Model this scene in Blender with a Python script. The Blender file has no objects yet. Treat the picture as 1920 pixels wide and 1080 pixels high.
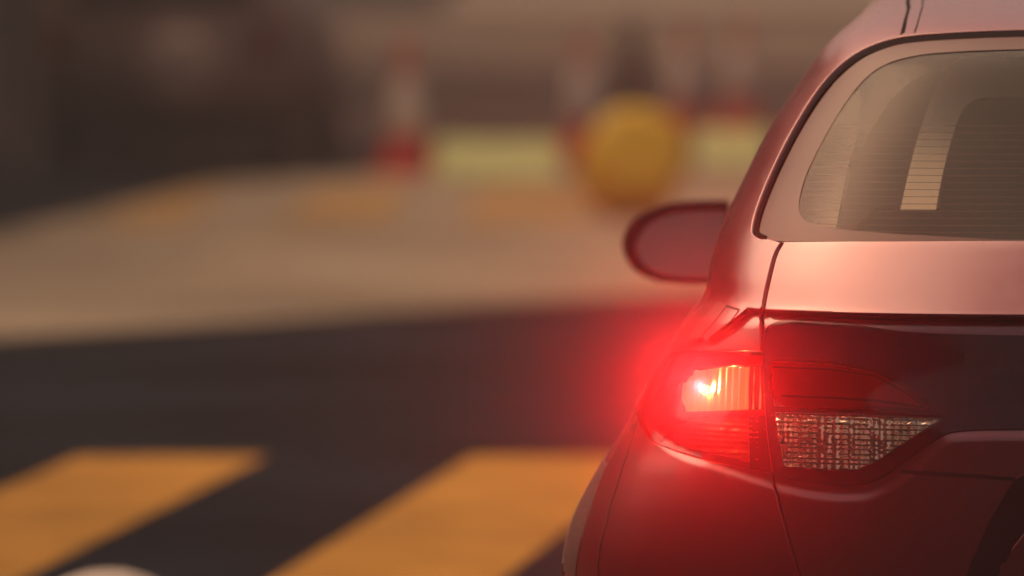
import bpy, bmesh, math, random
import numpy as np
from mathutils import Vector, Matrix
from mathutils.geometry import delaunay_2d_cdt
random.seed(4); RNG = np.random.default_rng(4)
R = math.radians

# ------------------------------------------------------------------ camera, world, sun, exposure
scn = bpy.context.scene
COL = scn.collection
CAM_H, FPX, HORIZ = 1.77, 13200.0, -142.0
PITCH = math.atan((540 - HORIZ) / FPX)
cam_d = bpy.data.cameras.new('camera'); cam = bpy.data.objects.new('camera', cam_d); COL.objects.link(cam)
cam.location = (0, 0, CAM_H); cam.rotation_euler = (R(90) - PITCH, 0, 0)
cam_d.sensor_width = 36; cam_d.lens = 36 * FPX / 1920
cam_d.clip_start = 0.1; cam_d.clip_end = 3000
cam_d.dof.use_dof = True; cam_d.dof.focus_distance = 12.2
cam_d.dof.aperture_fstop = cam_d.lens / 1000 / 0.100
scn.camera = cam

SUN_EL, SUN_AZ = 59, -52          # azimuth from +Y (ahead) towards +X
w = bpy.data.worlds.new('World'); scn.world = w; w.use_nodes = True
nt = w.node_tree; nt.nodes.clear()
wo = nt.nodes.new('ShaderNodeOutputWorld'); bg = nt.nodes.new('ShaderNodeBackground')
sky = nt.nodes.new('ShaderNodeTexSky'); sky.sky_type = 'NISHITA'; sky.sun_disc = False
sky.sun_elevation = R(SUN_EL); sky.sun_rotation = R(SUN_AZ); sky.dust_density = 6; sky.ozone_density = 0.3
tint = nt.nodes.new('ShaderNodeMixRGB'); tint.blend_type = 'MULTIPLY'; tint.inputs[0].default_value = 1
tint.inputs[2].default_value = (1.0, 0.68, 0.48, 1)
nt.links.new(sky.outputs[0], tint.inputs[1]); nt.links.new(tint.outputs[0], bg.inputs[0])
bg.inputs[1].default_value = 0.145
nt.links.new(bg.outputs[0], wo.inputs[0])
sd = bpy.data.lights.new('sun', 'SUN'); so = bpy.data.objects.new('sun', sd); COL.objects.link(so)
sd.energy = 1.8; sd.angle = R(66); sd.color = (1.0, 0.72, 0.48)
dv = Vector((math.sin(R(SUN_AZ)) * math.cos(R(SUN_EL)), math.cos(R(SUN_AZ)) * math.cos(R(SUN_EL)), math.sin(R(SUN_EL))))
so.rotation_euler = (-dv).to_track_quat('-Z', 'Y').to_euler()
scn.view_settings.view_transform = 'Standard'; scn.view_settings.look = 'None'
scn.view_settings.gamma = 1; scn.view_settings.exposure = 0.0; scn.view_settings.use_curve_mapping = False
scn.render.engine = 'CYCLES'
cy = scn.cycles
cy.use_denoising = True; cy.max_bounces = 8; cy.transparent_max_bounces = 16; cy.volume_bounces = 0
cy.sample_clamp_indirect = 4; cy.caustics_reflective = False; cy.caustics_refractive = False

# ------------------------------------------------------------------ picture -> place
cp, sp = math.cos(PITCH), math.sin(PITCH)
def ray(px, py):
    u = (px - 960) / FPX; v = -(py - 540) / FPX
    return np.array([u, cp + v * sp, -sp + v * cp])
def at(px, py, Y):
    d = ray(px, py); return Vector(d * (Y / d[1])) + Vector((0, 0, CAM_H))
def ground(px, py, z=0.0):
    d = ray(px, py); t = (z - CAM_H) / d[2]; return Vector((d[0] * t, d[1] * t, z))

# ------------------------------------------------------------------ materials
def mat(name, col, rough=0.6, metal=0.0, coat=0.0, noise=0.0, scale=8.0, emis=None, estr=0.0, bump=0.0, spec=0.5, detail=6):
    m = bpy.data.materials.new(name); m.use_nodes = True; t = m.node_tree
    b = t.nodes['Principled BSDF']
    b.inputs['Base Color'].default_value = (*col, 1); b.inputs['Roughness'].default_value = rough
    b.inputs['Metallic'].default_value = metal; b.inputs['Coat Weight'].default_value = coat
    b.inputs['Coat Roughness'].default_value = 0.04
    b.inputs['Specular IOR Level'].default_value = spec
    if emis: b.inputs['Emission Color'].default_value = (*emis, 1); b.inputs['Emission Strength'].default_value = estr
    tc = t.nodes.new('ShaderNodeTexCoord')
    if noise:
        n = t.nodes.new('ShaderNodeTexNoise'); n.inputs['Scale'].default_value = scale; n.inputs['Detail'].default_value = detail
        r = t.nodes.new('ShaderNodeMapRange'); r.inputs[1].default_value = 0.3; r.inputs[2].default_value = 0.7
        r.inputs[3].default_value = 1 - noise; r.inputs[4].default_value = 1 + noise
        mx = t.nodes.new('ShaderNodeMixRGB'); mx.blend_type = 'MULTIPLY'; mx.inputs[0].default_value = 1
        mx.inputs[1].default_value = (*col, 1)
        t.links.new(tc.outputs['Object'], n.inputs[0]); t.links.new(n.outputs[0], r.inputs[0])
        t.links.new(r.outputs[0], mx.inputs[2]); t.links.new(mx.outputs[0], b.inputs['Base Color'])
    if bump:
        n2 = t.nodes.new('ShaderNodeTexNoise'); n2.inputs['Scale'].default_value = scale * 3; n2.inputs['Detail'].default_value = detail
        bp = t.nodes.new('ShaderNodeBump'); bp.inputs['Strength'].default_value = bump; bp.inputs['Distance'].default_value = 0.01
        t.links.new(tc.outputs['Object'], n2.inputs[0]); t.links.new(n2.outputs[0], bp.inputs['Height'])
        t.links.new(bp.outputs[0], b.inputs['Normal'])
    return m
def clear_mat(name, tintc, gloss=1.0, rough=0.02, ior=1.5, dust=0):
    m = bpy.data.materials.new(name); m.use_nodes = True; t = m.node_tree; t.nodes.clear()
    o = t.nodes.new('ShaderNodeOutputMaterial'); mix = t.nodes.new('ShaderNodeMixShader')
    tr = t.nodes.new('ShaderNodeBsdfTransparent'); tr.inputs[0].default_value = (*tintc, 1)
    gl = t.nodes.new('ShaderNodeBsdfGlossy'); gl.inputs['Roughness'].default_value = rough
    gl.inputs[0].default_value = (gloss, gloss, gloss, 1)
    fr = t.nodes.new('ShaderNodeFresnel'); fr.inputs[0].default_value = ior
    t.links.new(fr.outputs[0], mix.inputs[0]); t.links.new(tr.outputs[0], mix.inputs[1]); t.links.new(gl.outputs[0], mix.inputs[2])
    if dust:
        df = t.nodes.new('ShaderNodeBsdfDiffuse'); df.inputs[0].default_value = (.62, .5, .38, 1); m2 = t.nodes.new('ShaderNodeMixShader')
        n = t.nodes.new('ShaderNodeTexNoise'); n.inputs['Scale'].default_value = 3; n.inputs['Detail'].default_value = 8
        tc = t.nodes.new('ShaderNodeTexCoord'); mr = t.nodes.new('ShaderNodeMapRange'); mr.inputs[3].default_value = dust * .75; mr.inputs[4].default_value = dust * 1.25
        t.links.new(tc.outputs['Object'], n.inputs[0]); t.links.new(n.outputs[0], mr.inputs[0]); t.links.new(mr.outputs[0], m2.inputs[0])
        t.links.new(mix.outputs[0], m2.inputs[1]); t.links.new(df.outputs[0], m2.inputs[2]); t.links.new(m2.outputs[0], o.inputs[0]); return m
    t.links.new(mix.outputs[0], o.inputs[0]); return m

M = {}
M['paint'] = mat('red_paint', (0.215, 0.011, 0.020), 0.42, 0.55, 1.0, 0.05, 900, detail=2)
pb_ = M['paint'].node_tree.nodes['Principled BSDF']; pb_.inputs['Coat IOR'].default_value = 2.08; pt_ = M['paint'].node_tree; pn_ = pt_.nodes.new('ShaderNodeTexNoise'); pn_.inputs['Scale'].default_value = 26; pn_.inputs['Detail'].default_value = 10; pn_.inputs['Roughness'].default_value = .7
pm_ = pt_.nodes.new('ShaderNodeMapRange'); pm_.inputs[1].default_value = .35; pm_.inputs[2].default_value = .7; pm_.inputs[3].default_value = .17; pm_.inputs[4].default_value = .27
pc_ = pt_.nodes.new('ShaderNodeTexCoord'); pt_.links.new(pc_.outputs['Object'], pn_.inputs[0]); pt_.links.new(pn_.outputs[0], pm_.inputs[0]); pt_.links.new(pm_.outputs[0], pb_.inputs['Coat Roughness'])
M['black'] = mat('black_plastic', (0.008, 0.009, 0.012), 0.6, spec=.25)
M['gap'] = mat('shut_gap', (0.006, 0.004, 0.005), 0.8)
M['gloss_black'] = mat('gloss_black', (0.006, 0.013, 0.024), 0.12, coat=0.1, spec=.35)
M['frit'] = mat('dusty_glass_border', (0.13, 0.050, 0.042), 0.35, coat=0.0, spec=0.35, noise=0.06, scale=6)  # black border lifted to brown: reflected sky put into the base colour
M['rubber'] = mat('rubber', (0.008, 0.004, 0.006), 0.8, spec=0.08)
M['cladding'] = mat('arch_plastic', (0.06, 0.035, 0.035), 0.7, noise=0.25, scale=30, bump=0.3)
M['glass'] = clear_mat('window_glass', (0.85, 0.82, 0.76), ior=1.25, dust=0.025)
M['dark_glass'] = clear_mat('side_glass', (0.75, 0.75, 0.72))
M['lens_red'] = clear_mat('red_lens', (1.0, 0.035, 0.05))
M['lens_lit'] = clear_mat('lit_red_lens', (1.0, 0.20, 0.10))
M['lens_clear'] = clear_mat('clear_lens', (0.97, 0.95, 0.9))
M['reflector'] = mat('silver_reflector', (0.9, 0.84, 0.7), 0.42, 0.35, emis=(1.0, .62, .35), estr=1.15)  # own glow added, standing in for bulb light across the ribs
M['facets'] = mat('faceted_reflector', (1.0, 0.94, 0.74), 0.08, 0.8)
M['facets_red'] = mat('faceted_reflector_red_cell', (0.95, 0.6, 0.55), 0.15, 0.5)
M['dark_red'] = mat('dark_red_plastic', (0.16, 0.006, 0.014), 0.25)
M['bulb'] = mat('bulb_glass', (1, .9, .6), 0.3, emis=(1.0, 0.72, 0.30), estr=18)
M['wire'] = mat('heater_wire', (0.16, 0.085, 0.05), 0.6)
M['pale_trim'] = mat('pale_trim', (0.92, 0.78, 0.60), 0.8, noise=0.05)
M['seat'] = mat('seat_cloth', (0.05, 0.04, 0.045), 0.9, noise=0.1)
M['tyre'] = mat('tyre', (0.02, 0.02, 0.022), 0.85, noise=0.2, scale=20)
M['alloy'] = mat('alloy', (0.5, 0.5, 0.5), 0.3, 0.9)
M['mirror'] = mat('mirror_silver', (0.85, 0.8, 0.78), 0.35, 0.4)
M['chrome'] = mat('chrome', (0.8, 0.8, 0.8), 0.1, 1.0)
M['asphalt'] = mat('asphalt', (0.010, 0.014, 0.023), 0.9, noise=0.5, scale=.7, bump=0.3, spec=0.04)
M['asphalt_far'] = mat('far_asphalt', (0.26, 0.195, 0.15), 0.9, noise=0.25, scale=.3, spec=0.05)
M['yellow'] = mat('yellow_road_paint', (0.53, 0.265, 0.045), 0.8, noise=0.22, scale=2.5, spec=0.1)
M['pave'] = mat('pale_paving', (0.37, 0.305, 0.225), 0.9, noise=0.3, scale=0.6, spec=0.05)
M['kerb'] = mat('kerb_stone', (0.30, 0.25, 0.2), 0.85, noise=0.15, scale=3)
M['cone'] = mat('cone_red', (0.85, 0.06, 0.04), 0.5)
M['cone_white'] = mat('cone_white', (0.95, 0.80, 0.70), 0.5)
M['drum'] = mat('drum_yellow', (1.0, 0.66, 0.02), 0.5)
M['lime'] = mat('lime_plastic', (0.80, 0.88, 0.34), 0.5, noise=0.05)
M['suv'] = mat('dark_paint', (0.46, 0.32, 0.28), 0.5, 0.2, coat=0.2)
M['suv_glass'] = mat('dark_car_glass', (0.02, 0.02, 0.02), 0.1)
M['cover'] = mat('pale_cover', (0.62, 0.46, 0.38), 0.6)
M['red_dark_lens'] = mat('unlit_lens', (0.25, 0.01, 0.015), 0.2)
M['concrete'] = mat('concrete', (0.42, 0.37, 0.32), 0.85, noise=0.15, scale=12, bump=0.3)
M['leaf'] = mat('conifer_leaf', (0.035, 0.045, 0.025), 0.8)
M['bark'] = mat('bark', (0.08, 0.055, 0.04), 0.9)
M['steel'] = mat('grey_steel', (0.16, 0.13, 0.12), 0.5, 0.4)

# ------------------------------------------------------------------ object helpers
def link(name, me, m=None, parent=None):
    o = bpy.data.objects.new(name, me); COL.objects.link(o)
    if m is not None: me.materials.append(M[m] if isinstance(m, str) else m)
    if parent is not None: o.parent = parent
    return o
def obj(name, bm, m, parent=None, smooth=False):
    me = bpy.data.meshes.new(name); bm.normal_update(); bm.to_mesh(me); bm.free()
    if smooth: me.polygons.foreach_set('use_smooth', [True] * len(me.polygons))
    return link(name, me, m, parent)
def thing(name, label, cat, loc=(0, 0, 0), rz=0, group=None):
    o = bpy.data.objects.new(name, None); COL.objects.link(o); o.location = loc; o.rotation_euler = (0, 0, rz)
    o['label'] = label; o['category'] = cat
    if group: o['group'] = group
    return o
def tag(o, label, cat, group=None):
    o['label'] = label; o['category'] = cat
    if group: o['group'] = group
    return o
def box(bm, c, s, rot=None, bev=0.0):
    r = bmesh.ops.create_cube(bm, size=1); vs = r['verts']
    mt = Matrix.Translation(c) @ (rot or Matrix()) @ Matrix.Diagonal((*s, 1))
    bmesh.ops.transform(bm, matrix=mt, verts=vs)
    if bev:
        es = list({e for v in vs for e in v.link_edges})
        bmesh.ops.bevel(bm, geom=es, offset=bev, segments=2, affect='EDGES', profile=0.5)
def lathe(bm, prof, n=32, mtx=None):
    rings = []
    for r, z in prof:
        if r < 1e-5: rings.append([bm.verts.new((0, 0, z))])
        else: rings.append([bm.verts.new((r * math.cos(2 * math.pi * k / n), r * math.sin(2 * math.pi * k / n), z)) for k in range(n)])
    vs = [v for g in rings for v in g]
    for a, b in zip(rings, rings[1:]):
        for k in range(n):
            k2 = (k + 1) % n
            if len(a) == 1 and len(b) > 1: bm.faces.new((a[0], b[k2], b[k]))
            elif len(b) == 1 and len(a) > 1: bm.faces.new((a[k], a[k2], b[0]))
            elif len(a) > 1: bm.faces.new((a[k], a[k2], b[k2], b[k]))
    if mtx is not None: bmesh.ops.transform(bm, matrix=mtx, verts=vs)
def prism(bm, pts, h0, h1, frame):
    """closed outline pts (2-D) extruded from h0 to h1; frame(a, b, h) gives the 3-D point"""
    lo = [bm.verts.new(frame(a, b, h0)) for a, b in pts]; hi = [bm.verts.new(frame(a, b, h1)) for a, b in pts]
    bm.faces.new(hi); bm.faces.new(lo[::-1])
    for k in range(len(pts)): bm.faces.new((lo[k], lo[(k + 1) % len(pts)], hi[(k + 1) % len(pts)], hi[k]))
def smooth_poly(pts, it=2, closed=False):
    for _ in range(it):
        q = []; n = len(pts)
        rng = range(n if closed else n - 1)
        if not closed: q.append(pts[0])
        for k in rng:
            a, b = pts[k], pts[(k + 1) % n]
            q += [(a[0] * .75 + b[0] * .25, a[1] * .75 + b[1] * .25), (a[0] * .25 + b[0] * .75, a[1] * .25 + b[1] * .75)]
        if not closed: q.append(pts[-1])
        pts = q
    return pts

# ------------------------------------------------------------------ the body surface of the car
YAW = R(4.0); ORG = np.array([0.98, 12.0, 0.0])
HV = np.array([math.sin(YAW), math.cos(YAW), 0]); RV = np.array([math.cos(YAW), -math.sin(YAW), 0])
def to_world(p): return ORG + p[0] * RV + p[1] * HV + np.array([0, 0, p[2]])
def to_local(p): q = np.asarray(p) - ORG; return np.array([q @ RV, q @ HV, q[2]])
def pchip(xs, ys):
    xs = np.array(xs, float); ys = np.array(ys, float); h = np.diff(xs); d = np.diff(ys) / h
    m = np.zeros(len(xs)); m[0] = d[0]; m[-1] = d[-1]
    for k in range(1, len(xs) - 1):
        if d[k - 1] * d[k] > 0: m[k] = (h[k - 1] + h[k]) / (h[k - 1] / d[k - 1] + h[k] / d[k]) if True else 0
    def f(x):
        x = np.clip(x, xs[0], xs[-1]); i = np.clip(np.searchsorted(xs, x) - 1, 0, len(xs) - 2)
        t = (x - xs[i]) / h[i]
        return ((1 + 2 * t) * (1 - t) ** 2 * ys[i] + t * (1 - t) ** 2 * h[i] * m[i] + t * t * (3 - 2 * t) * ys[i + 1] + t * t * (t - 1) * h[i] * m[i + 1])
    return f
VZ = pchip([0.2, 1.50, 1.56, 1.62, 1.70, 1.80, 1.90, 1.97], [0.2, 1.50, 1.552, 1.592, 1.632, 1.662, 1.680, 1.684])
Y0 = pchip([0.2, .40, .60, .75, .88, 1.0, 1.07, 1.09, 1.105, 1.15, 1.19, 1.222, 1.30, 1.40, 1.50, 1.56, 1.62, 1.70, 1.80, 1.90, 1.97],
           [.16, .06, .026, .022, .024, .030, .040, .053, .066, .106, .142, .172, .255, .365, .480, .560, .68, .95, 1.28, 1.60, 1.72])
YF = pchip([0.2, .45, .70, .85, .95, 1.02, 1.10, 1.3, 1.5, 1.62, 1.80, 1.90, 1.97],
           [4.05, 4.20, 4.15, 3.95, 3.5, 3.12, 2.98, 2.62, 2.30, 2.14, 1.98, 1.90, 1.84])
D0 = pchip([0.2, .9, 1.15, 1.5, 1.7, 1.97], [.72, .74, .62, .52, .45, .3])
SIL = [(1056, 1090), (1058, 1045), (1066, 1000), (1094, 930), (1130, 865), (1165, 810), (1198, 752), (1226, 700), (1252, 650), (1290, 590), (1322, 545),
       (1330, 500), (1342, 455), (1362, 402), (1400, 322), (1440, 243), (1500, 152), (1560, 72), (1600, 38), (1640, 0), (1700, -42)]
def w_at(px, py, yd):
    Y = ORG[1] + yd; p = at(px, py, Y); l = to_local(p); return l[2], -l[0]
wz, ww = [0.2, 0.45], [0.83, 0.875]
for px, py in SIL:
    z = CAM_H - (py - HORIZ) * 12.9 / FPX
    yd = float(Y0(z if z < 1.5 else z + 0.02)) + float(D0(z)) * 0.85 + 0.06
    z, W_ = w_at(px, py, yd)
    wz.append(z); ww.append(W_)
wz, ww = zip(*sorted(zip(wz, ww)))
# keyed on v: z->v on the roof
vg = np.linspace(0.2, 1.97, 1200); zg = VZ(vg)
wv = [float(np.interp(z, zg, vg)) for z in wz]
kv = [a for a in wv if a < 1.72]; kw = list(ww[:len(kv)])
WW = pchip(kv + [1.80, 1.90, 1.97], kw + [kw[-1] * .78, kw[-1] * .45, kw[-1] * .25])
NE = 3.0
th = np.linspace(0, math.pi / 2, 4000)
ux = np.sin(th) ** (2 / NE); uy = 1 - np.cos(th) ** (2 / NE)
al = np.concatenate([[0], np.cumsum(np.hypot(np.diff(ux) * .86, np.diff(uy) * .74))]); al /= al[-1]
def sdist(px_, pz_, poly):
    """signed distance (inside positive) to a polygon, vectorised"""
    px_ = np.atleast_1d(px_).astype(float); pz_ = np.atleast_1d(pz_).astype(float)
    d = np.full(px_.shape, 1e9); ins = np.zeros(px_.shape, bool); n = len(poly)
    for k in range(n):
        ax, az = poly[k]; bx, bz = poly[(k + 1) % n]
        ex, ez = bx - ax, bz - az; L = ex * ex + ez * ez + 1e-12
        t = np.clip(((px_ - ax) * ex + (pz_ - az) * ez) / L, 0, 1)
        d = np.minimum(d, np.hypot(px_ - ax - t * ex, pz_ - az - t * ez))
        c = ((az > pz_) != (bz > pz_)) & (px_ < (bx - ax) * (pz_ - az) / (bz - az + 1e-12) + ax)
        ins ^= c
    return np.where(ins, d, -d)
RECESS = None; PLATE = None
def sst(t): t = np.clip(t, 0, 1); return t * t * (3 - 2 * t)
def S(U, v):
    """body surface, local coordinates. U: 0 rear centre, 1 start of flank, 2 end of flank, 3 front centre (left side, x<0)"""
    U = np.atleast_1d(U).astype(float); v = np.atleast_1d(v).astype(float)
    W_ = WW(v); y0 = Y0(v); yf = YF(v); dd = np.minimum(D0(v), (yf - y0) * .45)
    a = np.clip(U, 0, 1); x1 = np.interp(a, al, ux); y1 = np.interp(a, al, uy)
    b = np.clip(3 - U, 0, 1); x3 = np.interp(b, al, ux); y3 = np.interp(b, al, uy)
    m = np.clip(U - 1, 0, 1)
    taper = 1 - 0.03 * sst(m) * (v < 1.3)
    x = np.where(U <= 1, x1 * W_, np.where(U < 2, W_ * taper, x3 * W_ * (1 - 0.03 * (v < 1.3))))
    ys, ye = y0 + dd, yf - dd
    y = np.where(U <= 1, y0 + dd * y1, np.where(U < 2, ys + (ye - ys) * m, yf - dd * y3))
    z = VZ(v)
    if RECESS is not None:
        sel = (U < 0.9) & (v < 1.2) & (v > .5)
        if sel.any():
            s = sdist(x[sel], z[sel], RECESS)
            top = z[sel] > 1.04
            wdt = np.where(top, 0.012, 0.020)
            y[sel] += (0.006 + 0.024 * sst((z[sel] - .88) / .14)) * sst(np.where(top, s / 0.010, (s + .017) / 0.022))
    return np.stack([-x, y, z], -1)
def nrm(U, v, e=0.0015):
    a = S(U + e, v) - S(U - e, v); b = S(U, v + e) - S(U, v - e)
    n = np.cross(b, a); n /= np.linalg.norm(n, axis=1)[:, None] + 1e-12
    c = S(U, v); out = c - np.array([0, 2.0, 0.6]); s = np.sign((n * out).sum(1)); s[s == 0] = 1
    return n * s[:, None]
vtab = np.linspace(0.2, 1.97, 2000); ztab = VZ(vtab)
def hit(px, py):
    """(U, v) of the body point seen at a pixel of the rear (left half)"""
    d = ray(px, py); c = np.array([0, 0, CAM_H])
    ts = np.linspace(11.3, 15.0, 1500)
    P = c + d[None, :] * (ts / d[1])[:, None]
    q = P - ORG; x = q @ RV; y = q @ HV; z = q[:, 2]
    v = np.interp(z, ztab, vtab); W_ = WW(v); X = np.clip(np.abs(x) / W_, 0, 1)
    U = np.interp(X, ux, al); s = S(U, v)[:, 1]
    g = (y - s > 0) & (np.abs(x) <= W_ * 1.0)
    if not g.any():
        i = int(np.argmin(np.where(np.abs(x) <= W_ * 1.03, np.abs(y - s), 9)))
    else: i = int(np.argmax(g))
    return float(U[i]), float(v[i])
def hits(pts): return [hit(*p) for p in pts]
def poly_xz(pts, Yl=0.06):
    r = []
    for px, py in pts: l = to_local(at(px, py, 12.0 + Yl + .05)); r.append((-l[0], l[2]))
    return r
REC_PX = [(1392, 588), (1300, 662), (1240, 690), (1206, 745), (1200, 795), (1218, 834), (1262, 856), (1350, 880), (1440, 905), (1520, 922), (1600, 926), (1650, 915),
          (1700, 880), (1765, 815), (1800, 803), (2043, 803), (2043, 588), (1700, 588)]
def side_z(y, z):
    """(U, v) on the flank at a given distance from the tail"""
    v = float(np.interp(z, ztab, vtab)); lo, hi = 0.3, 2.7
    for _ in range(40):
        mi = (lo + hi) / 2
        if S(mi, v)[0, 1] < y: lo = mi
        else: hi = mi
    return lo, v
SX = 1.25
def u2d(U):  # domain with near-metric spacing
    return U * SX if U <= 1 else (SX + (U - 1) * 2.1 if U <= 2 else SX + 2.1 + (U - 2) * SX)
def d2u(d):
    d = np.asarray(d, float)
    return np.where(d <= SX, d / SX, np.where(d <= SX + 2.1, 1 + (d - SX) / 2.1, 2 + (d - SX - 2.1) / SX))

CAR = thing('car', 'red hatchback with its left tail lamp lit, waiting on the road at right', 'car', tuple(ORG), -YAW)
def densify(poly, st):
    out = []
    for k in range(len(poly)):
        a, b = np.array(poly[k]), np.array(poly[(k + 1) % len(poly)])
        n = max(1, int(math.ceil(np.linalg.norm(b - a) / st)))
        for j in range(n): out.append(tuple(a + (b - a) * j / n))
    return out
def patch(name, poly, m, parent=CAR, off=0.0, thick=0.012, step=0.012, step2=None, holes=(), disp=None, mirror=False, rnd=0.0012, rec=False):
    """a shell panel: outline in (U, v), laid on the body surface at an offset, with turned-in edges"""
    P0 = [(u2d(a), b) for a, b in poly]; H0 = [[(u2d(a), b) for a, b in h] for h in holes]
    P = densify(P0, step * 1.0); HH = [densify(h, step) for h in H0]
    xs = [p[0] for p in P]; zs = [p[1] for p in P]
    pts = []
    if step2 is None: gx = np.arange(min(xs) + step * .5, max(xs), step)
    else: gx = np.concatenate([np.arange(min(xs) + step * .5, min(max(xs), SX * .96), step), np.arange(max(min(xs), SX * .96), max(xs), step2)])
    gz = np.arange(min(zs) + step * .5, max(zs), step)
    GX, GZ = np.meshgrid(gx, gz); GX = GX.ravel(); GZ = GZ.ravel()
    sd_ = sdist(GX, GZ, P)
    for h in HH: sd_ = np.minimum(sd_, -sdist(GX, GZ, h))
    keep = sd_ > step * .45
    inner = list(zip(GX[keep], GZ[keep]))
    if rec:
        rx, rz = [], []
        Q = densify(RECESS, .0045)
        for k in range(len(Q)):
            a = np.array(Q[k - 1]); b = np.array(Q[(k + 1) % len(Q)]); t_ = (b - a) / (np.linalg.norm(b - a) + 1e-9); n_ = np.array((t_[1], -t_[0]))
            for d_ in (-.022, -.018, -.0145, -.011, -.0075, -.004, -.0012, .0005, .0022, .0042, .0065, .0088, .0115):
                q = np.array(Q[k]) + n_ * d_; rx.append(q[0]); rz.append(q[1])
        rx = np.array(rx); rz = np.array(rz); sr = sdist(rx, rz, RECESS)
        vv = np.interp(rz, ztab, vtab); DX = np.array([u2d(float(a)) for a in np.interp(np.clip(rx / WW(vv), 0, 1), ux, al)])
        near = np.abs(.005 + sdist(np.interp(np.clip(d2u(np.array([p[0] for p in inner])), 0, 1), al, ux) * WW(np.array([p[1] for p in inner])), VZ(np.array([p[1] for p in inner])), RECESS))
        inner = [p for p, q in zip(inner, near) if q > .024 or d2u(p[0]) > .95]
        s2 = sdist(DX, vv, P)
        ok2 = (s2 > .0025) & (rx > .02) & (DX < SX * .93)
        # thin out points that fall too close together
        seen = set()
        for a_, b_ in zip(DX[ok2], vv[ok2]):
            key = (round(a_ / .0017), round(b_ / .0017))
            if key not in seen: seen.add(key); inner.append((a_, b_))
    verts = [Vector(p) for p in P]; edges = [(k, (k + 1) % len(P)) for k in range(len(P))]
    for h in HH:
        b = len(verts); verts += [Vector(p) for p in h]; edges += [(b + k, b + (k + 1) % len(h)) for k in range(len(h))]
    nb = len(verts); verts += [Vector(p) for p in inner]
    V, E, F, *_ = delaunay_2d_cdt(verts, edges, [], 0, 1e-6)
    V = np.array([tuple(a) for a in V]); F = [f for f in F]
    cen = np.array([V[list(f)].mean(0) for f in F])
    ok = sdist(cen[:, 0], cen[:, 1], P) > 0
    for h in HH: ok &= sdist(cen[:, 0], cen[:, 1], h) < 0
    F = [f for f, k in zip(F, ok) if k]
    U = d2u(V[:, 0]); v = V[:, 1]
    pos = S(U, v); nor = nrm(U, v)
    o_ = np.full(len(V), off)
    if disp is not None: o_ = o_ + disp(pos)
    top = pos + nor * o_[:, None]
    # boundary edges -> rim
    cnt = {}
    for f in F:
        for k in range(3):
            e = (f[k], f[(k + 1) % 3]); key = (min(e), max(e)); cnt.setdefault(key, []).append(e)
    rim = [e[0] for e in cnt.values() if len(e) == 1]
    VV = list(top); NN = list(nor); FF = list(F); used = {}
    if thick > 0:
        outd = {}
        for a, b in rim:
            t = top[b] - top[a]
            for i in (a, b):
                o = np.cross(t, nor[i]); o /= np.linalg.norm(o) + 1e-12
                outd.setdefault(i, []).append(o)
        # orient outward using the opposite face vertex
        opp = {}
        for f in F:
            for k in range(3): opp[(f[k], f[(k + 1) % 3])] = f[(k + 2) % 3]
        outd = {}
        for a, b in rim:
            t = top[b] - top[a]; c = top[opp[(a, b)]] - top[a]
            for i in (a, b):
                o = np.cross(t, nor[i]); o /= np.linalg.norm(o) + 1e-12
                if o @ c > 0: o = -o
                outd.setdefault(i, []).append(o)
        for i, l in outd.items():
            o = np.mean(l, 0); o /= np.linalg.norm(o) + 1e-9
            i1 = len(VV); VV.append(top[i] + o * rnd - nor[i] * rnd); NN.append(o * .8 + nor[i] * .6)
            i2 = len(VV); VV.append(top[i] + o * rnd - nor[i] * thick); NN.append(o)
            used[i] = (i1, i2)
        for a, b in rim:
            a1, a2 = used[a]; b1, b2 = used[b]
            FF += [(b, a, a1, b1), (b1, a1, a2, b2)]
    VV = np.array(VV); NN = np.array(NN)
    if disp is not None: NN = None
    pair = mirror and float(np.abs(VV[:, 0]).min()) > .03
    if pair: mirror = False
    if mirror:
        n = len(VV); V2 = VV.copy(); V2[:, 0] *= -1
        FF = FF + [tuple(i + n for i in f[::-1]) for f in FF]
        VV = np.concatenate([VV, V2])
        if NN is not None: N2 = NN.copy(); N2[:, 0] *= -1; NN = np.concatenate([NN, N2])
    me = bpy.data.meshes.new(name); me.from_pydata([tuple(p) for p in VV], [], FF); me.update()
    me.polygons.foreach_set('use_smooth', [True] * len(me.polygons))
    if NN is not None:
        NN /= np.linalg.norm(NN, axis=1)[:, None] + 1e-12
        # flip faces whose winding disagrees with the surface normal
        fn = np.array([tuple(p.normal) for p in me.polygons]); fv = np.array([NN[list(p.vertices)].mean(0) for p in me.polygons])
        bad = np.nonzero((fn * fv).sum(1) < 0)[0]
        if len(bad):
            bs = set(bad.tolist()); FF = [f[::-1] if k in bs else f for k, f in enumerate(FF)]
            me2 = bpy.data.meshes.new(name); me2.from_pydata([tuple(p) for p in VV], [], FF); me2.update(); bpy.data.meshes.remove(me); me = me2
            me.polygons.foreach_set('use_smooth', [True] * len(me.polygons))
        me.normals_split_custom_set_from_vertices([tuple(x) for x in NN])
    else:
        fn = np.array([tuple(p.normal) for p in me.polygons])
        bm = bmesh.new(); bm.from_mesh(me)
        n0 = len(F)
        bm.faces.ensure_lookup_table()
        for k in range(n0):
            f = bm.faces[k]; i = F[k][0]
            if f.normal.dot(Vector(nor[i])) < 0: f.normal_flip()
        if mirror: pass
        bm.to_mesh(me); bm.free()
    o1 = link(name, me, m, parent)
    if pair: o2 = o1.copy(); COL.objects.link(o2); o2.parent = parent; o2.scale.x = -1
    return o1
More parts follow.
